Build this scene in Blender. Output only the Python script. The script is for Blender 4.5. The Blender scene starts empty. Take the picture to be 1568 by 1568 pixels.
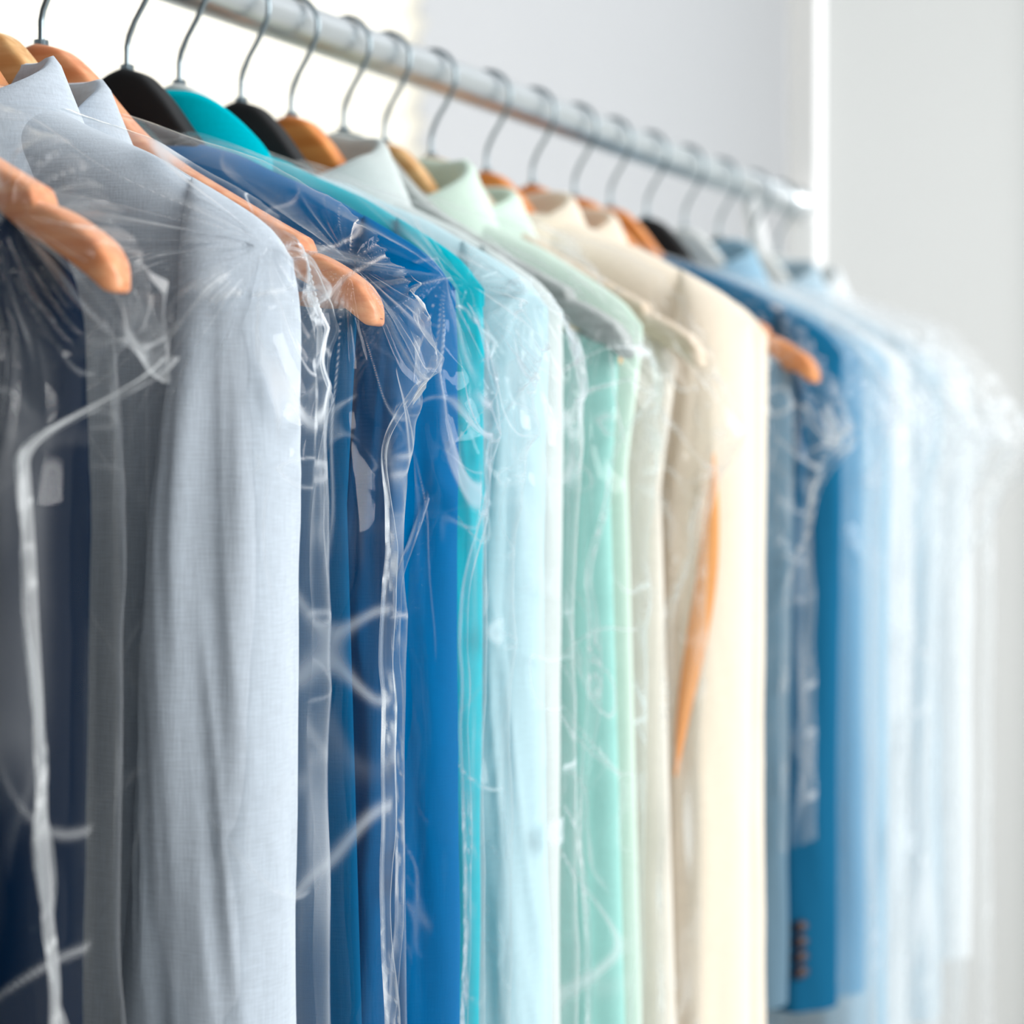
import bpy, math
import numpy as np
from mathutils import Vector
D = bpy.data
CZ = 1.30                      # eye height; heights below are measured from it
rng = np.random.RandomState(7)

def lin(c):
    o = []
    for v in c:
        v = v/255.0
        o.append(v/12.92 if v <= 0.04045 else ((v+0.055)/1.055)**2.4)
    return (o[0], o[1], o[2], 1.0)

# ------------------------------------------------------------------ noise
def _h(i, j, s):
    n = (i*374761393 + j*668265263 + s*1442695041) & 0xffffffff
    n = ((n ^ (n >> 13))*1274126177) & 0xffffffff
    n = n ^ (n >> 16)
    return (n & 0xffff)/32767.5 - 1.0
def vn(x, y, s=0):
    x = np.asarray(x, float); y = np.asarray(y, float)
    x, y = np.broadcast_arrays(x, y)
    i = np.floor(x).astype(np.int64); j = np.floor(y).astype(np.int64)
    fx = x-i; fy = y-j
    fx = fx*fx*fx*(fx*(fx*6-15)+10); fy = fy*fy*fy*(fy*(fy*6-15)+10)
    a = _h(i, j, s); b = _h(i+1, j, s); c = _h(i, j+1, s); d = _h(i+1, j+1, s)
    return (a*(1-fx)+b*fx)*(1-fy) + (c*(1-fx)+d*fx)*fy
def ridge(x, y, s=0, soft=.004):
    n = vn(x, y, s)
    return 1.0-2.0*np.sqrt(n*n+soft)
def line(x, y, s=0, wd=.06):          # thin streak along the zero set of the noise
    n = vn(x, y, s)
    return np.exp(-(n/wd)**2)

# ------------------------------------------------------------------ mesh helpers
class M:
    def __init__(self): self.v = []; self.f = []; self.m = []; self.n = 0; self.c = []
    def add(self, v, f, mi=0, c=None):
        v = np.asarray(v, float).reshape(-1, 3)
        self.v.append(v); self.c.append(np.zeros(len(v)) if c is None else np.asarray(c, float).ravel())
        for q in f: self.f.append(tuple(int(k)+self.n for k in q))
        self.m += [mi]*len(f); self.n += len(v)
    def grid(self, P, mi=0, cu=False, flip=False, c=None):
        a, b = P.shape[:2]
        I = np.arange(a*b).reshape(a, b)
        if cu: I = np.vstack([I, I[:1]])
        q = np.stack([I[:-1, :-1], I[1:, :-1], I[1:, 1:], I[:-1, 1:]], -1).reshape(-1, 4)
        if flip: q = q[:, ::-1]
        self.add(P.reshape(-1, 3), q.tolist(), mi, c)
    def tube(self, pts, r, mi=0, n=10, cap=True):
        pts = [Vector(p) for p in pts]; k = len(pts)
        rs = r if hasattr(r, '__len__') else [r]*k
        P = np.zeros((n, k, 3)); up = None
        for i, p in enumerate(pts):
            t = (pts[min(i+1, k-1)]-pts[max(i-1, 0)]).normalized()
            if up is None:
                up = Vector((0, 1, 0)) if abs(t.y) < .8 else Vector((0, 0, 1))
            a = (up - t*up.dot(t)).normalized(); b = t.cross(a); up = a
            for j in range(n):
                w = 2*math.pi*j/n
                P[j, i] = p + (a*math.cos(w)+b*math.sin(w))*rs[i]
        self.gridcap(P, mi, cap)
    def gridcap(self, P, mi, cap=True):
        n, k = P.shape[:2]; base = self.n
        self.grid(P, mi, cu=True)
        if cap:
            self.f.append(tuple(base+j*k for j in range(n))); self.m.append(mi)
            self.f.append(tuple(base+j*k+k-1 for j in range(n))[::-1]); self.m.append(mi)
    def box(self, lo, hi, mi=0):
        x0, y0, z0 = lo; x1, y1, z1 = hi
        v = [(x0,y0,z0),(x1,y0,z0),(x1,y1,z0),(x0,y1,z0),(x0,y0,z1),(x1,y0,z1),(x1,y1,z1),(x0,y1,z1)]
        f = [(3,2,1,0),(4,5,6,7),(0,1,5,4),(1,2,6,5),(2,3,7,6),(3,0,4,7)]
        self.add(v, f, mi)
    def obj(self, name, mats, smooth=True, loc=(0,0,0), rz=0.0, bevel=0, crease=False):
        me = D.meshes.new(name)
        V = np.concatenate(self.v)
        me.from_pydata(V.tolist(), [], self.f)
        for mt in mats: me.materials.append(mt)
        me.polygons.foreach_set('material_index', self.m)
        if smooth: me.polygons.foreach_set('use_smooth', [True]*len(self.f))
        if crease:
            at = me.attributes.new('crease', 'FLOAT', 'POINT')
            at.data.foreach_set('value', np.concatenate(self.c).astype(np.float32))
        me.update()
        o = D.objects.new(name, me); bpy.context.scene.collection.objects.link(o)
        o.location = loc; o.rotation_euler[2] = rz
        if bevel:
            b = o.modifiers.new('bev', 'BEVEL'); b.width = bevel; b.segments = 3; b.limit_method = 'ANGLE'
        return o

# ------------------------------------------------------------------ materials
def newmat(name):
    m = D.materials.new(name); m.use_nodes = True
    nt = m.node_tree; nt.nodes.clear()
    return m, nt, nt.nodes, nt.links
def coords(N, L, scale):
    tc = N.new('ShaderNodeTexCoord'); mp = N.new('ShaderNodeMapping')
    mp.inputs['Scale'].default_value = scale
    L.new(tc.outputs['Object'], mp.inputs['Vector']); return mp.outputs[0]

def fabric(name, rgb, weave=900, var=.06):
    m, nt, N, L = newmat(name)
    out = N.new('ShaderNodeOutputMaterial'); p = N.new('ShaderNodeBsdfDiffuse')
    c = lin(rgb)
    n1 = N.new('ShaderNodeTexNoise'); n1.inputs['Scale'].default_value = 1; n1.inputs['Detail'].default_value = 3
    L.new(coords(N, L, (weave, weave, weave*.08)), n1.inputs['Vector'])
    n2 = N.new('ShaderNodeTexNoise'); n2.inputs['Scale'].default_value = 1; n2.inputs['Detail'].default_value = 3
    L.new(coords(N, L, (weave*.1, weave*.1, weave)), n2.inputs['Vector'])
    ad = N.new('ShaderNodeMath'); ad.operation = 'ADD'
    L.new(n1.outputs[0], ad.inputs[0]); L.new(n2.outputs[0], ad.inputs[1])
    mr = N.new('ShaderNodeMapRange'); mr.inputs['From Min'].default_value = .6; mr.inputs['From Max'].default_value = 1.4
    mr.inputs['To Min'].default_value = 1-var; mr.inputs['To Max'].default_value = 1+var
    L.new(ad.outputs[0], mr.inputs['Value'])
    vm = N.new('ShaderNodeVectorMath'); vm.operation = 'SCALE'; vm.inputs[0].default_value = c[:3]
    L.new(mr.outputs[0], vm.inputs['Scale'])
    L.new(vm.outputs[0], p.inputs['Color'])
    p.inputs['Roughness'].default_value = .6
    b = N.new('ShaderNodeBump'); b.inputs['Strength'].default_value = .25; b.inputs['Distance'].default_value = .0006
    L.new(ad.outputs[0], b.inputs['Height']); L.new(b.outputs[0], p.inputs['Normal'])
    L.new(p.outputs[0], out.inputs[0]); return m

def wood(name, rgb, rgb2):
    m, nt, N, L = newmat(name)
    out = N.new('ShaderNodeOutputMaterial'); p = N.new('ShaderNodeBsdfPrincipled')
    n = N.new('ShaderNodeTexNoise'); n.inputs['Scale'].default_value = 1; n.inputs['Detail'].default_value = 5
    n.inputs['Distortion'].default_value = .8
    L.new(coords(N, L, (9, 160, 160)), n.inputs['Vector'])
    r = N.new('ShaderNodeValToRGB'); r.color_ramp.elements[0].position = .35; r.color_ramp.elements[1].position = .65
    r.color_ramp.elements[0].color = lin(rgb2); r.color_ramp.elements[1].color = lin(rgb)
    L.new(n.outputs[0], r.inputs[0]); L.new(r.outputs[0], p.inputs['Base Color'])
    p.inputs['Roughness'].default_value = .42; p.inputs['Coat Weight'].default_value = .2
    L.new(p.outputs[0], out.inputs[0]); return m

def simple(name, rgb, rough=.5, metal=0, nscale=6, var=.03):
    m, nt, N, L = newmat(name)
    out = N.new('ShaderNodeOutputMaterial'); p = N.new('ShaderNodeBsdfPrincipled')
    c = lin(rgb)
    n = N.new('ShaderNodeTexNoise'); n.inputs['Detail'].default_value = 3; n.inputs['Scale'].default_value = 1
    L.new(coords(N, L, (nscale,)*3), n.inputs['Vector'])
    mr = N.new('ShaderNodeMapRange'); mr.inputs['To Min'].default_value = 1-var; mr.inputs['To Max'].default_value = 1+var
    L.new(n.outputs[0], mr.inputs['Value'])
    vm = N.new('ShaderNodeVectorMath'); vm.operation = 'SCALE'; vm.inputs[0].default_value = c[:3]
    L.new(mr.outputs[0], vm.inputs['Scale']); L.new(vm.outputs[0], p.inputs['Base Color'])
    p.inputs['Roughness'].default_value = rough; p.inputs['Metallic'].default_value = metal
    L.new(p.outputs[0], out.inputs[0]); return m

def translucent(name, rgb, mix=.5):
    m, nt, N, L = newmat(name)
    out = N.new('ShaderNodeOutputMaterial'); c = lin(rgb)
    d = N.new('ShaderNodeBsdfDiffuse'); t = N.new('ShaderNodeBsdfTranslucent'); mx = N.new('ShaderNodeMixShader')
    n = N.new('ShaderNodeTexNoise'); n.inputs['Scale'].default_value = 1
    L.new(coords(N, L, (300, 300, 300)), n.inputs['Vector'])
    r = N.new('ShaderNodeMapRange'); r.inputs['To Min'].default_value = .95; r.inputs['To Max'].default_value = 1.02
    L.new(n.outputs[0], r.inputs['Value'])
    vm = N.new('ShaderNodeVectorMath'); vm.operation = 'SCALE'; vm.inputs[0].default_value = c[:3]
    L.new(r.outputs[0], vm.inputs['Scale'])
    L.new(vm.outputs[0], d.inputs['Color']); L.new(vm.outputs[0], t.inputs['Color'])
    mx.inputs[0].default_value = mix
    L.new(d.outputs[0], mx.inputs[1]); L.new(t.outputs[0], mx.inputs[2]); L.new(mx.outputs[0], out.inputs[0])
    return m

def film(name, haze=.002, edge=.24, crinkle=.10, rough=.05, refl=.022):
    """thin polythene: mostly see-through, sheen at grazing angles, milky where creased"""
    m, nt, N, L = newmat(name)
    out = N.new('ShaderNodeOutputMaterial')
    tr = N.new('ShaderNodeBsdfTransparent'); tr.inputs[0].default_value = (.985, .99, .992, 1)
    gl = N.new('ShaderNodeBsdfGlossy'); gl.inputs['Roughness'].default_value = rough; gl.inputs[0].default_value = (1, 1, 1, 1)
    df = N.new('ShaderNodeBsdfDiffuse'); df.inputs[0].default_value = (.93, .96, .98, 1)
    tl = N.new('ShaderNodeBsdfTranslucent'); tl.inputs[0].default_value = (.93, .96, .98, 1)
    n1 = N.new('ShaderNodeTexNoise'); n1.inputs['Scale'].default_value = 1; n1.inputs['Detail'].default_value = 1
    n1.inputs['Distortion'].default_value = .4
    L.new(coords(N, L, (30, 30, 6)), n1.inputs['Vector'])
    b = N.new('ShaderNodeBump'); b.inputs['Strength'].default_value = crinkle; b.inputs['Distance'].default_value = .012
    L.new(n1.outputs[0], b.inputs['Height'])
    L.new(b.outputs[0], gl.inputs['Normal'])
    at = N.new('ShaderNodeAttribute'); at.attribute_name = 'crease'
    lw = N.new('ShaderNodeLayerWeight'); lw.inputs['Blend'].default_value = .5
    p5 = N.new('ShaderNodeMath'); p5.operation = 'POWER'; p5.inputs[1].default_value = 5; L.new(lw.outputs['Facing'], p5.inputs[0])
    fm = N.new('ShaderNodeMath'); fm.operation = 'MULTIPLY_ADD'; fm.inputs[1].default_value = .7; fm.inputs[2].default_value = refl
    fm.use_clamp = True; L.new(p5.outputs[0], fm.inputs[0])
    m1 = N.new('ShaderNodeMixShader'); L.new(fm.outputs[0], m1.inputs[0]); L.new(tr.outputs[0], m1.inputs[1]); L.new(gl.outputs[0], m1.inputs[2])
    dd = N.new('ShaderNodeMixShader'); dd.inputs[0].default_value = .5; L.new(df.outputs[0], dd.inputs[1]); L.new(tl.outputs[0], dd.inputs[2])
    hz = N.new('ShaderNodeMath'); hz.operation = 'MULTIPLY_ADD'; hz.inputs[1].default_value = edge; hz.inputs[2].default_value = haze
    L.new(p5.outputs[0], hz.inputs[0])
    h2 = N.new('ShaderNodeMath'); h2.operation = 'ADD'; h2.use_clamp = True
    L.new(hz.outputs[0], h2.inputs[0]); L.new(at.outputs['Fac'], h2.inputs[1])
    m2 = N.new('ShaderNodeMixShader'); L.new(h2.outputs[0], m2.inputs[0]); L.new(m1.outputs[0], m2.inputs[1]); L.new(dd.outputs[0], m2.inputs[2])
    L.new(m2.outputs[0], out.inputs[0]); return m

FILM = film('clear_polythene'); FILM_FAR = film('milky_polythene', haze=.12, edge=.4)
SEAM = film('polythene_seam', haze=.5, edge=.3, crinkle=.8, rough=.2)
CHROME = simple('brushed_steel', (218, 224, 227), .32, 1.0, 30)
WIRE = simple('hook_wire', (150, 165, 172), .3, 1.0, 60)
WHITE = simple('white_paint', (250, 251, 251), .4)
WOODS = {
 'orange': wood('wood_orange', (238, 156, 82), (220, 130, 58)),
 'pink': wood('wood_beech', (236, 166, 120), (220, 138, 90)),
 'tan': wood('wood_tan', (232, 188, 130), (214, 160, 100)),
 'cream': wood('wood_cream', (226, 210, 190), (210, 190, 164)),
 'black': simple('wood_black', (6, 8, 12), .6, 0, 60, .1),
 'white': simple('plastic_white', (222, 226, 224), .4),
 'grey': wood('wood_grey', (178, 186, 184), (150, 156, 154)),
}

# ------------------------------------------------------------------ hanger
HX = [0, .018, .037, .055, .073, .100, .129, .160, .187, .205, .216, .226]
HZ = [.247, .242, .226, .206, .189, .171, .155, .138, .124, .112, .104, .094]
def smooth_interp(x, X, Z):
    e = .006
    return (np.interp(x-e, X, Z)+np.interp(x, X, Z)*2+np.interp(x+e, X, Z))/4
RAILZ = .310; RAILR = .0150
def hanger(y, kind, bar=False, rz=0.0, hs=1.0):
    m = M()
    tt = np.linspace(-1, 1, 301); xs = .2266*np.sin(tt*math.pi/2); n = 32
    P = np.zeros((n, len(xs), 3))
    for i, x in enumerate(xs):
        a = abs(x)/.226
        top0 = float(smooth_interp(abs(x), HX, HZ))
        dx = abs(x)-.182                # strap notch: a step cut into the upper edge
        cut = .0060*math.exp(-dx/.020) if dx > 0 else .0060*math.exp(-(dx/.0016)**2)
        cut *= (1 if hs > .99 else 0)
        bot = top0-.029+.009*a*a
        top = top0-cut
        s = 1.0
        if abs(x) > .216:
            q = min(1, (abs(x)-.216)/.0106); s = math.sqrt(max(.0001, 1-q*q)); mid = top*.4+bot*.6
            top = mid+(top-mid)*s; bot = mid+(bot-mid)*s
        ty = (.0085+.001*a**2)*(.15+.85*s)
        for j in range(n):
            w = 2*math.pi*j/n
            cy = math.copysign(abs(math.cos(w))**.42, math.cos(w)); cz = math.copysign(abs(math.sin(w))**.42, math.sin(w))
            P[j, i] = (x*hs, ty*cy - .008*a*a, (top+bot)/2+(top-bot)/2*cz)
    m.gridcap(P, 0)
    if bar:
        m.tube([(-.206, -.006, .0945), (0, -.006, .0945), (.206, -.006, .0945)], .0050, 0, 14)
    R = .0215; c = RAILZ+RAILR+.0018-R
    pts = [(0, 0, .236), (0, 0, .250), (0, 0, .260), (.0015, 0, .266), (.006, 0, .275), (.0130, 0, .285)]
    for k in range(-25, 190, 12):
        w = math.radians(k); pts.append((R*math.cos(w), 0, c+R*math.sin(w)))
    m.tube(pts, .0018, 1, 8)
    m.tube([(0, 0, .243), (0, 0, .249), (0, 0, .2495)], [.0042, .0042, .002], 1, 12)
    return m.obj('coat_hanger', [WOODS[kind], WIRE], loc=(0, y, CZ), rz=rz)

# ------------------------------------------------------------------ garment
TX = [0, .05, .08, .10, .14, .18, .200, .213, .222]
TZ = [.200, .199, .190, .180, .163, .140, .128, .118, .104]
def loft(m, mi, cx, sxf, syf, cyf, top, zb, nth, nv, disp, rnd=.03, pw=.8):
    th = np.linspace(0, 2*np.pi, nth, endpoint=False)[:, None]
    v = np.linspace(0, 1, nv)[None, :]
    g = 1-(1-v)**1.8
    ct, st = np.cos(th), np.sin(th)
    ze = zb+(.11-zb)*g
    X = cx(ze) + sxf(ze)*ct
    T = top(X)
    Z = zb+(T-zb)*g
    dpt = T-Z
    h = np.sqrt(np.clip(1-(1-np.clip(dpt/rnd, 0, 1))**2, 0, 1))
    Y = cyf(ze) + syf(ze)*np.sign(st)*np.abs(st)**pw*h
    dn = disp(X, Z, th, dpt)
    X = X+dn*ct*.5; Y = Y+dn*st*h
    m.grid(np.stack(np.broadcast_arrays(X, Y, Z), -1), mi, cu=True)

def garment(name, y, w, t, mats, zb=-.62, sleeves=True, sleeve_zb=-.52, ztopoff=0.0, collar='jacket', seed=0,
            hi=True, rz=0.0, buttons=False, coll_mi=0, foldamp=1.0, cflip=False, streak=False, crx=None, flat=None):
    m = M()
    def top(x):
        if flat is not None:     # cloth folded over the hanger's trouser bar
            return flat + 0*x - .012*np.clip((np.abs(x)-w*.9)/(w*.1), 0, 1)**2
        return smooth_interp(np.abs(x)/w*.222, TX, TZ)+ztopoff
    nth, nv = (240, 130) if hi else (110, 60)
    ks = np.clip
    def bw(z):
        if flat is not None: return w - .006*ks((.10-z)/.1, 0, 1) + .012*ks((-z)/.4, 0, 1)
        if not sleeves: return w - .012*ks((.10-z)/.1, 0, 1) + .012*ks((-z)/.4, 0, 1)
        return w - .030*ks((.10-z)/.10, 0, 1)**.8 - .025*ks((.0-z)/.4, 0, 1)
    def disp(x, z, th, d):
        k = ks(d/.25, 0, 1)
        u = np.cos(th)*9; s = np.where(np.sin(th) > 0, 50, 0)
        e = np.abs(np.sin(th))
        return foldamp*e*k*(.011*vn(u*.8+s, z*1.2+seed*7, seed)+.0065*vn(u*2.2+s, z*1.6+seed, seed+3)) + e*.0012*vn(x*30+s, z*10, seed+5)
    loft(m, 0, lambda z: 0*z, bw, lambda z: t*(.88+.2*ks(-z/.4, 0, 1)), lambda z: 0*z, top, zb, nth, nv, disp, rnd=.03 if flat is None else .008)
    if sleeves:
        for sgn in (1, -1):
            def sx(z): return .028 + .006*ks((.05-z)/.1, 0, 1)+.014*ks((.0-z)/.4, 0, 1)
            def disp2(x, z, th, d, sgn=sgn):
                k = ks(d/.12, 0, 1); c = np.cos(th)
                return foldamp*k*(.006*vn(c*1.6+np.sin(th)*.7+9, z*2.2+seed*3, seed+11)+.004*vn(c*4+5, z*3, seed+13)
                                  +.0018*ridge(c*5+z*9, z*7+np.sin(th), seed+14))
            loft(m, 0, lambda z: sgn*(w-sx(z)), sx, lambda z: t*(1.10+.12*ks((.1-z)/.2, 0, 1)),
                 lambda z: -.004-.005*np.sin(ks((.1-z)/.5, 0, 1)*3.14), lambda x: top(x)+.0015, sleeve_zb,
                 110 if hi else 60, nv, disp2, rnd=.045, pw=.95)
    if collar:
        rx, ry = (.066, min(.040, t+.012)) if collar == 'jacket' else (.062, min(.038, t+.012))
        if crx: rx = crx
        zt = .226 if collar == 'jacket' else .236
        K = 90
        a0 = math.radians(28)
        ths = np.linspace(-math.pi/2+a0, 1.5*math.pi-a0, K)
        prof = [(-.010, -.050), (-.004, -.025), (0, -.006), (.002, 0), (.006, .001), (.010, -.004), (.016, -.018), (.023, -.034), (.029, -.050)]
        P = np.zeros((K, len(prof), 3)); fl = -1 if cflip else 1
        for i, a in enumerate(ths):
            back = (math.sin(a)+1)/2
            fz = zt - (.042*(1-back)**1.4 if not cflip else .085*(1-back)**.95)
            pt = 1+.45*(1-back)**3
            for j, (dr, dz) in enumerate(prof):
                rr = dr*(1.0+.2*(1-back))
                zz = fz+dz*(pt if j > 5 else 1)
                P[i, j] = ((rx+rr)*math.cos(a)+(.006 if cflip else 0), fl*(ry+rr*.55)*math.sin(a), zz)
        P[..., 2] += .0025*vn(ths*2, ths*0+seed, seed)[:, None]
        P[..., 2] += ztopoff*.5
        m.grid(P, coll_mi)
    if buttons:
        for k in range(4):
            zc = sleeve_zb+.035+k*.013
            xb = w-.022
            n = 14; yb = -t*1.22
            V = [(xb, yb-.012, zc)]+[(xb+.0052*math.cos(2*math.pi*i/n), yb-.010, zc+.0052*math.sin(2*math.pi*i/n)) for i in range(n)] + \
                [(xb+.0055*math.cos(2*math.pi*i/n), yb+.004, zc+.0055*math.sin(2*math.pi*i/n)) for i in range(n)]
            Fc = [(0, 1+i, 1+(i+1) % n) for i in range(n)]+[(1+i, 1+n+i, 1+n+(i+1) % n, 1+(i+1) % n) for i in range(n)]
            m.add(V, Fc, 1)
    if streak:      # glimpse of the peach lining through the sleeve vent
        K = 30; P = np.zeros((K, 5, 3))
        for i in range(K):
            q = i/(K-1); z = .02-.24*q; wd = .0085*math.sin(math.pi*q)**.8
            xc = .214-.026*q+.004*math.sin(q*5)
            for j in range(5):
                s = (j-2)/2
                P[i, j] = (xc+s*wd, -t*1.36-.003*(1-s*s)-.005, z)
        m.grid(P, 1)
    return m.obj(name, mats, loc=(0, y, CZ), rz=rz)

# ------------------------------------------------------------------ plastic cover
FX = [0, .03, .055, .075, .10, .15, .200, .228, .240, .252]
FZ = [.212, .210, .204, .197, .187, .170, .143, .120, .102, .080]
def cover(y, w, t, corner=.252, zc=.075, zb=-.60, seed=0, hi=True, mat=None, rz=0.0, seam_x=.0, seam_dy=.03, seam=True, amp=1.0, fin=.011,
          bag=.006, cre=1.0, flat0=.99, off=.010, rcre=1.0, kd=.13, drift=0.0):
    m = M(); mat = mat or FILM
    def top(x):
        return smooth_interp(np.abs(x)/corner*.252, FX, FZ)+(zc-.080)*np.clip((np.abs(x)-.19)/(corner-.19), 0, 1)
    nth, nv = (640, 480) if hi else (180, 130)
    zk = zc+.04 if kd < .1 else .115
    def W(z): return (w+bag)+(corner-w-bag)*(1-np.clip((zk-z)/(kd+.02), 0, 1))**1.2
    th = np.linspace(math.radians(-205), math.radians(25), nth)[:, None]
    v = np.linspace(0, 1, nv)[None, :]
    g = 1-(1-v)**2.0
    ct, st = np.cos(th), np.sin(th)
    ze = zb+(.115-zb)*g
    X = W(ze)*np.sign(ct)*np.abs(ct)**.85; T = top(X); Z = zb+(T-zb)*g
    d = T-Z
    h = np.clip(d/.045, 0, 1)**.5
    edge = np.clip((np.abs(X)-w*.70)/(corner-w*.70), 0, 1)
    hi_z = np.clip((Z+.03)/.10, 0, 1)
    flat = 1-.85*np.clip((np.abs(X)-w*flat0)/(corner-w*flat0), 0, 1)*hi_z
    Y = (t*1.30+off)*np.sign(st)*np.abs(st)**.48*h*flat
    tx = w*.97; tz = .112
    s = np.where(st > 0, 70, 0)
    rr = np.sqrt((np.abs(X)-tx)**2+(Z-tz)**2)+1e-4
    an = np.arctan2(Z-tz, np.abs(X)-tx)
    fall = np.exp(-rr/.17)*np.clip(rr/.025, 0, 1)
    wan = an+.10*vn(rr*14, an*2, seed+40)
    rad = ridge(wan*3.6+s, rr*2.5+seed, seed+1, .0010)*.0085 + ridge(wan*10+s, rr*5+seed, seed+2, .0015)*.0030
    wx = X+.010*vn(X*8, Z*5, seed+41)
    vert = ridge(wx*15+s, Z*1.3+seed*5, seed+4, .0010)*.0060 + ridge(wx*40+s, Z*2.6+seed*5, seed+6, .0015)*.0020
    diag = ridge(X*16+Z*11+s, Z*9-X*8+seed, seed+71, .0006)*.0065*np.clip(.2+vn(X*9+s, Z*5, seed+72)*1.6, 0, 1)
    crk = ridge(X*34+Z*26+s, Z*30-X*26+seed, seed+8, .0008)
    ae = np.abs(st)**.35
    dn = amp*(rad*fall*1.4+(vert+diag)*ae*np.clip(d/.12, 0, 1)*(1-.6*fall)+crk*.0050*edge*hi_z*np.clip(d/.02, 0, 1))
    dn = dn+.003*amp
    X2 = X+dn*ct*.6+.0030*amp*vn(Z*3.5, Z*0, seed+15)*np.abs(ct)**3*np.sign(ct)
    Y2 = Y+dn*np.sign(st)*np.abs(st)**.5*np.clip(d/.012, 0, 1)
    Z2 = Z+0*X
    # crease highlights painted into the film as milky haze: radial at the shoulder, a few long vertical ones, crumple on the flap
    c1 = line(wan*5.2+s, rr*3+seed, seed+1, .045)*fall*np.clip(1.2-rr/.3, 0, 1)*np.clip(.35+1.3*vn(rr*11, an*4, seed+50), 0, 1)*.75*rcre
    c1 = c1+line(wan*11+s, rr*6+seed, seed+61, .08)*fall*np.clip(-.1+1.3*vn(rr*16, an*5, seed+62), 0, 1)*.6*rcre
    c2 = line(wx*22+s, Z*1.6+seed*5, seed+4, .030)*np.clip(d/.15, 0, 1)*.22*np.clip(.1+1.3*vn(Z*5, X*12, seed+51), 0, 1)
    c2 = c2+line(X*16+Z*11+s, Z*9-X*8+seed, seed+71, .03)*np.clip(d/.12, 0, 1)*.40*np.clip(-.1+vn(X*9+s, Z*5, seed+72)*1.6, 0, 1)
    c3 = line(X*50+Z*30+s, Z*46-X*30+seed, seed+8, .09)*hi_z*edge*.85*np.clip(.25+vn(X*30, Z*30, seed+52)*1.5, 0, 1)
    c4 = line(wx*30+s+9, Z*3+seed*5, seed+66, .035)*np.clip((edge-.25)/.5, 0, 1)*(1-hi_z)*.5*np.clip(vn(Z*12, X*20, seed+53)*1.5, 0, 1)
    c5 = line(wx*70+s+9, Z*34+X*40, seed+68, .07)*np.clip((edge-.3)/.5, 0, 1)*(1-hi_z)*.6*np.clip(-.3+vn(Z*9, X*20, seed+54)*1.7, 0, 1)
    em = .04*np.clip((edge-.8)/.2, 0, 1)+.06*hi_z*edge**3
    C = cre*(c1+c2+c3+c4+c5+em)
    m.grid(np.stack(np.broadcast_arrays(X2, Y2, Z2), -1), 0, c=np.broadcast_to(C, X2.shape).copy())
    if seam:
        K = 420
        q = np.linspace(0, 1, K)
        zs = zc-.004+(zb-zc)*q**1.3
        dz = zc-zs
        k = np.clip(dz/(kd+.01), 0, 1); k = k*k*(3-2*k)
        bump = np.exp(-((dz-.045)/.03)**2)*np.clip(dz/.02, 0, 1)
        xs = corner+((seam_x or w+.01)-corner)*k - .018*bump*(kd > .06) + drift*np.clip((dz-kd)/.26, 0, 1)
        ys = -seam_dy*k
        xs = xs+.0030*vn(zs*9, zs*0, seed+31)*k+.0012*vn(zs*34, zs*0, seed+32)*k
        wfin = (.005+(fin-.005)*np.clip(dz/.10, 0, 1))*(1+.30*vn(zs*14, zs*0, seed+35))
        dirx = .85+.15*vn(zs*9, zs*0, seed+33); diry = -.5+.4*vn(zs*8, zs*0, seed+34)
        P = [np.stack([xs-.002, ys+.010*k, zs], -1)]
        big = fin > .02
        nf = 18 if big else 5
        for f in list(np.linspace(.1, .88, nf))+[.95, 1.0]:
            wob = (.0016+.14*max(fin-.012, 0))*(f if f < .9 else .9)
            P.append(np.stack([xs+dirx*wfin*f+wob*.5*vn(zs*34, zs*0+f*5, seed+36), ys+diry*wfin*f+wob*1.6*vn(zs*26, zs*0+f*6, seed+37), zs], -1))
        P = np.stack(P, 0)
        ff = np.linspace(0, 1, P.shape[0]-1)[:, None]
        cc = line(zs[None, :]*60+ff*3, ff*5+zs[None, :]*20, seed+38, .18 if big else .22)*(.8 if big else .75)*np.clip(.4+vn(zs*25, zs*0, seed+39)*1.2, 0, 1)[None, :]+(.07 if big else .07)
        cc = cc+.35*np.exp(-(ff/.05)**2)*big
        m.grid(P[:-1], 0, c=cc)
        m.grid(P[-2:], 1)
    return m.obj('plastic_garment_cover', [mat, SEAM], loc=(0, y, CZ), rz=rz, crease=True)

# ------------------------------------------------------------------ fabric colours
F = lambda n, c, **k: fabric(n, c, **k)
navy = F('navy_wool', (0, 20, 42)); grey = F('light_grey_wool', (196, 206, 216), var=.10)
denim = F('petrol_blue', (8, 86, 130)); bright = F('bright_blue', (0, 102, 160))
turq = F('turquoise', (0, 180, 196)); sky = F('ice_blue', (194, 221, 228))
pale = F('pale_grey', (208, 217, 216)); mint = F('mint', (168, 220, 213)); mint2 = F('pale_mint', (220, 238, 227))
off = F('off_white', (236, 231, 221)); cream = F('cream_linen', (241, 231, 215)); slate = F('slate_blue', (104, 132, 150))
teal = F('steel_blue', (28, 98, 136)); lb = F('light_blue', (158, 194, 214)); white = F('white_cotton', (230, 235, 237))
lb2 = F('sky_blue', (98, 154, 188)); lb3 = F('powder_blue', (186, 208, 220))
button = simple('dark_button', (60, 45, 50), .4)
peach = F('peach_lining', (255, 190, 126))

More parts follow.
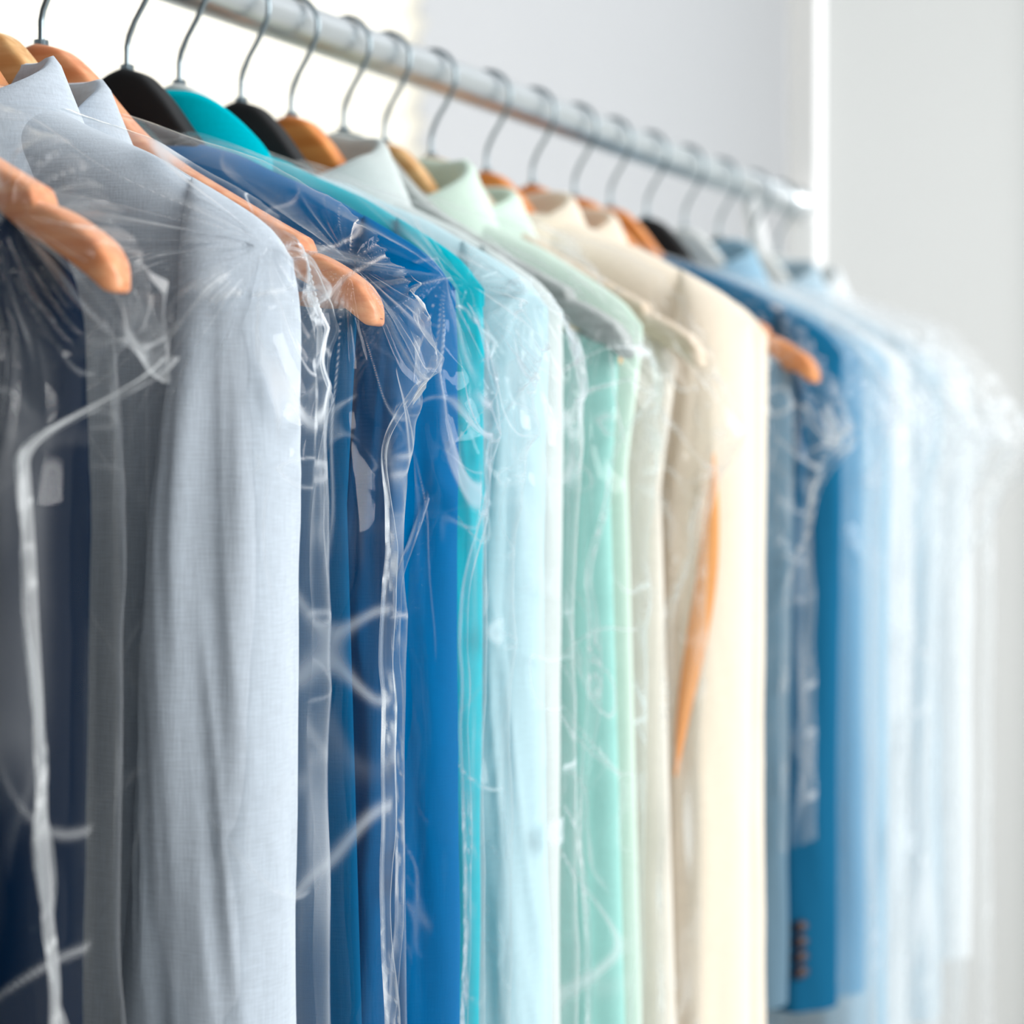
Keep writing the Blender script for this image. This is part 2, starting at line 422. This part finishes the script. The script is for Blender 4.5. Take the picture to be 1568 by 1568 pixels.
# (y, hanger, bar, hanger scale, garment kwargs, cover kwargs)
U = [
 (.730, 'pink', False, 1, dict(name='suit_jacket', w=.188, t=.034, mats=[navy], ztopoff=-.016, collar='jacket'),
      dict(w=.192, t=.035, corner=.243, zc=.056, seam_x=.196, seam_dy=.046, fin=.034, flat0=.9, kd=.040, drift=.022, cre=.9)),
 (.852, 'orange', False, .85, dict(name='suit_jacket', w=.224, t=.030, mats=[grey], collar='jacket'),
      dict(w=.226, t=.030, corner=.238, zc=.090, seam=False, bag=.005, rcre=1.9, cre=1.1)),
 (.898, 'tan', False, .80, dict(name='suit_jacket', w=.190, t=.018, mats=[grey], collar='jacket', ztopoff=-.012), None),
 (.940, 'pink', True, 1, dict(name='trousers', w=.206, t=.020, mats=[denim], sleeves=False, flat=.100, collar=None),
      dict(w=.218, t=.022, corner=.254, zc=.068, seam_x=.229, seam_dy=.012, cre=1.2, flat0=.85, kd=.09)),
 (1.019, 'black', False, .85, dict(name='suit_jacket', w=.222, t=.026, mats=[bright], collar=None),
      dict(w=.224, t=.026, corner=.246, zc=.056, seam_x=.203, seam_dy=.042, kd=.11, rcre=1.6)),
 (1.072, 'white', False, .85, dict(name='dress_shirt', w=.214, t=.018, mats=[turq], collar='shirt', ztopoff=.004, cflip=True, crx=.055),
      dict(w=.216, t=.020, corner=.248, zc=.072, seam_x=.214, seam_dy=.03, cre=1.4, flat0=.9)),
 (1.140, 'black', False, .85, dict(name='dress_shirt', w=.222, t=.028, mats=[sky], collar=None, ztopoff=-.002),
      dict(w=.224, t=.029, corner=.240, zc=.08, seam=False)),
 (1.200, 'orange', False, .85, dict(name='dress_shirt', w=.205, t=.022, mats=[pale], collar='shirt'), None),
 (1.268, 'grey', True, 1, dict(name='trousers', w=.212, t=.028, mats=[mint], sleeves=False, flat=.100, collar=None),
      dict(w=.218, t=.029, corner=.240, zc=.066, seam_x=.205, seam_dy=.04, cre=1.3)),
 (1.325, 'tan', False, .85, dict(name='blouse', w=.205, t=.020, mats=[mint2], sleeves=False, collar='shirt'), None),
 (1.395, 'cream', False, 1, dict(name='blouse', w=.200, t=.028, mats=[off, mint2], sleeves=False, ztopoff=-.018, collar='shirt', coll_mi=1),
      dict(w=.206, t=.030, corner=.250, zc=.03, seam_x=.2, seam_dy=.03, cre=1.5)),
 (1.486, 'orange', False, .85, dict(name='suit_jacket', w=.224, t=.034, mats=[cream, peach], collar='jacket', streak=True, ztopoff=.012), None),
 (1.569, 'orange', False, .85, dict(name='suit_jacket', w=.208, t=.024, mats=[cream], collar='jacket', zb=-.46, sleeve_zb=-.44, ztopoff=.008), None),
 (1.652, 'orange', True, 1, dict(name='suit_jacket', w=.200, t=.030, mats=[slate, button], ztopoff=-.018, collar=None, sleeve_zb=-.435, zb=-.44),
      dict(w=.206, t=.031, corner=.252, zc=.040, seam_x=.2, zb=-.30, seam_dy=.03, cre=1.5, flat0=.9)),
 (1.728, 'orange', False, .85, dict(name='suit_jacket', w=.218, t=.030, mats=[teal, button], ztopoff=.002, collar=None, sleeve_zb=-.452, zb=-.44, buttons=True), None),
 (1.812, 'black', False, .85, dict(name='suit_jacket', w=.208, t=.030, mats=[lb2], collar=None, zb=-.47, sleeve_zb=-.46),
      dict(w=.212, t=.032, corner=.235, zc=.07, zb=-.50, seam=False)),
 (1.905, 'white', False, .85, dict(name='dress_shirt', w=.208, t=.032, mats=[lb], collar='shirt', zb=-.62, sleeve_zb=-.60),
      dict(w=.215, t=.034, corner=.25, zc=.06, zb=-.63, seam=False, cre=1.3)),
 (1.998, 'black', False, .85, dict(name='dress_shirt', w=.200, t=.032, mats=[white], collar=None, zb=-.62, sleeve_zb=-.60),
      dict(w=.215, t=.036, corner=.262, zc=.05, seam_x=.2, zb=-.63, cre=1.5)),
 (2.094, 'white', False, .85, dict(name='dress_shirt', w=.205, t=.026, mats=[lb3], collar='shirt', zb=-.60, sleeve_zb=-.55),
      dict(w=.215, t=.036, corner=.275, zc=.040, seam_x=.2, zb=-.62, cre=1.5)),
 (2.175, 'white', False, .85, dict(name='dress_shirt', w=.215, t=.026, mats=[white], collar='shirt', zb=-.55, sleeve_zb=-.50),
      dict(w=.225, t=.036, corner=.285, zc=.030, seam_x=.2, zb=-.60, cre=1.5)),
]
for i, (y, hk, bar, hs, g, c) in enumerate(U):
    rz = float(rng.uniform(-.015, .015))
    hanger(y, hk, bar, rz=rz, hs=hs)
    hi = i < 9
    if g:
        g = dict(g); g['rz'] = rz
        garment(y=y, seed=i*3+1, hi=hi, **g)
    if c:
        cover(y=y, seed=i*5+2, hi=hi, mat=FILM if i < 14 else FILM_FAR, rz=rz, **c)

# ------------------------------------------------------------------ rack
rack = D.objects.new('garment_rack', None); bpy.context.scene.collection.objects.link(rack)
def child(o): o.parent = rack; return o
rz_ = CZ+RAILZ
m = M(); m.tube([(0, y, rz_) for y in np.linspace(-.62, 2.262, 12)], RAILR, 0, 32)
o = child(m.obj('rail', [CHROME]))
m = M()
for yy in (-.63, 2.275):
    m.box((-.0165, yy-.0165, 0.04), (.0165, yy+.0165, 2.55))
    m.box((-.30, yy-.02, .0), (.30, yy+.02, .04))
o = child(m.obj('uprights', [WHITE], smooth=False, bevel=.003))
m = M()
m.tube([(0, 2.085, rz_-.008), (0, 2.10, rz_-.03), (0, 2.15, rz_-.10), (0, 2.235, rz_-.175), (0, 2.262, rz_-.19)], .009, 0, 16)
for yy in (-.61, 2.252):
    m.tube([(0, yy-.012, rz_), (0, yy+.012, rz_)], .020, 0, 32)
child(m.obj('bracket', [WHITE]))

# ------------------------------------------------------------------ room
WALL = simple('wall_paint', (204, 206, 209), .8, 0, 3, .015)
WALL2 = simple('wall_paint_warm', (242, 244, 242), .8, 0, 2, .02)
FLOOR = simple('pale_floor', (224, 222, 218), .5, 0, 4, .04)
m = M()
XL = -.80; WY0 = 1.45; WY1 = 2.806
m.box((XL-.12, 1.15, 0), (XL, WY0, 2.9)); m.box((XL-.12, WY1, 0), (XL, 4.54, 2.9))
m.box((XL-.12, WY0, 0), (XL, WY1, .85)); m.box((XL-.12, WY0, 2.6), (XL, WY1, 2.9))
m.obj('wall_left', [WALL], smooth=False)
m = M(); m.box((XL-.12, 4.54, 0), (3.5, 4.66, 2.9)); m.obj('wall_back', [WALL2], smooth=False)
m = M(); m.box((XL-.12, -1.5, -.05), (3.5, 4.66, 0)); m.obj('floor', [FLOOR], smooth=False)
win = D.objects.new('window_1', None); bpy.context.scene.collection.objects.link(win)
m = M()
m.box((XL-.09, WY0, .85), (XL-.03, WY0+.06, 2.6)); m.box((XL-.09, WY1-.06, .85), (XL-.03, WY1, 2.6))
m.box((XL-.09, WY0, .85), (XL-.03, WY1, .91)); m.box((XL-.09, WY0, 2.54), (XL-.03, WY1, 2.6))
m.obj('frame', [WHITE], smooth=False, bevel=.004).parent = win
BL = translucent('blind_slat', (236, 233, 224), .5)
m = M()
for k in range(33):
    z = .93+k*.050
    ys = np.linspace(WY0+.01, WY1-.01, 3)
    P = np.zeros((5, 3, 3))
    for a in range(5):
        s = (a-2)/2
        P[a, :, 0] = XL+.005+s*.013; P[a, :, 1] = ys; P[a, :, 2] = z+s*.024-.003*(s*s)
    m.grid(P, 0)
bl = m.obj('blind_slats', [BL]); bl.parent = win
CUR = translucent('sheer_curtain', (240, 250, 253), .0)
m = M()
xs = np.linspace(-.19, .9, 300); zs = np.linspace(.02, 2.75, 8)
P = np.zeros((300, 8, 3))
P[..., 0] = xs[:, None]; P[..., 2] = zs[None, :]
P[..., 1] = 4.48+(.008*np.sin(xs*38)+.004*np.sin(xs*83+1))[:, None]
m.grid(P, 0)
m.obj('sheer_curtain', [CUR])
m = M(); m.box((XL, 4.50, 0), (XL+.05, 4.54, 2.9)); m.obj('trim_1', [WHITE], smooth=False)

# ------------------------------------------------------------------ light
w = D.worlds.new('world'); bpy.context.scene.world = w; w.use_nodes = True
N = w.node_tree.nodes; L = w.node_tree.links; bg = N['Background']
tc = N.new('ShaderNodeTexCoord'); dt = N.new('ShaderNodeVectorMath'); dt.operation = 'DOT_PRODUCT'
v = Vector((.55, .65, .5)).normalized(); dt.inputs[1].default_value = v
L.new(tc.outputs['Generated'], dt.inputs[0])
r = N.new('ShaderNodeMapRange'); r.inputs['From Min'].default_value = -.6; r.inputs['From Max'].default_value = .8
r.inputs['To Min'].default_value = .08; r.inputs['To Max'].default_value = .95
L.new(dt.outputs['Value'], r.inputs['Value']); L.new(r.outputs[0], bg.inputs[1])
bg.inputs[0].default_value = (.95, .98, 1.0, 1)
def area(name, loc, target, sx, sy, power, col):
    l = D.lights.new(name, 'AREA'); l.shape = 'RECTANGLE'; l.size = sx; l.size_y = sy; l.energy = power; l.color = col
    o = D.objects.new(name, l); bpy.context.scene.collection.objects.link(o); o.location = loc
    o.rotation_euler = (Vector(target)-Vector(loc)).to_track_quat('-Z', 'Y').to_euler(); return o
area('daylight_from_shopfront', (2.9, 1.4, 2.3), (0, 1.2, 1.2), 2.2, 1.8, 96, (1, .985, .965))
area('daylight_through_blind', (XL-.5, 2.1, 2.1), (.0, 2.0, 1.6), 1.3, 1.5, 24, (1, .98, .94))
area('ceiling_light', (1.0, 3.3, 2.75), (.3, 4.4, 1.2), 1.2, .4, 8, (.97, .99, 1))  # unseen fill lamp, added to brighten the walls

# ------------------------------------------------------------------ camera
cam = D.cameras.new('camera'); co = D.objects.new('camera', cam); bpy.context.scene.collection.objects.link(co)
cam.sensor_width = 36; cam.lens = 36*3200/1568.0; cam.clip_start = .05
a = math.radians(26.8)
co.location = (.7736, 0, CZ)
co.rotation_euler = (math.radians(90)-49/3200.0, 0, a)
cam.dof.use_dof = True; cam.dof.focus_distance = 1.08; cam.dof.aperture_fstop = 4.8
bpy.context.scene.camera = co
bpy.context.scene.view_settings.view_transform = 'Standard'
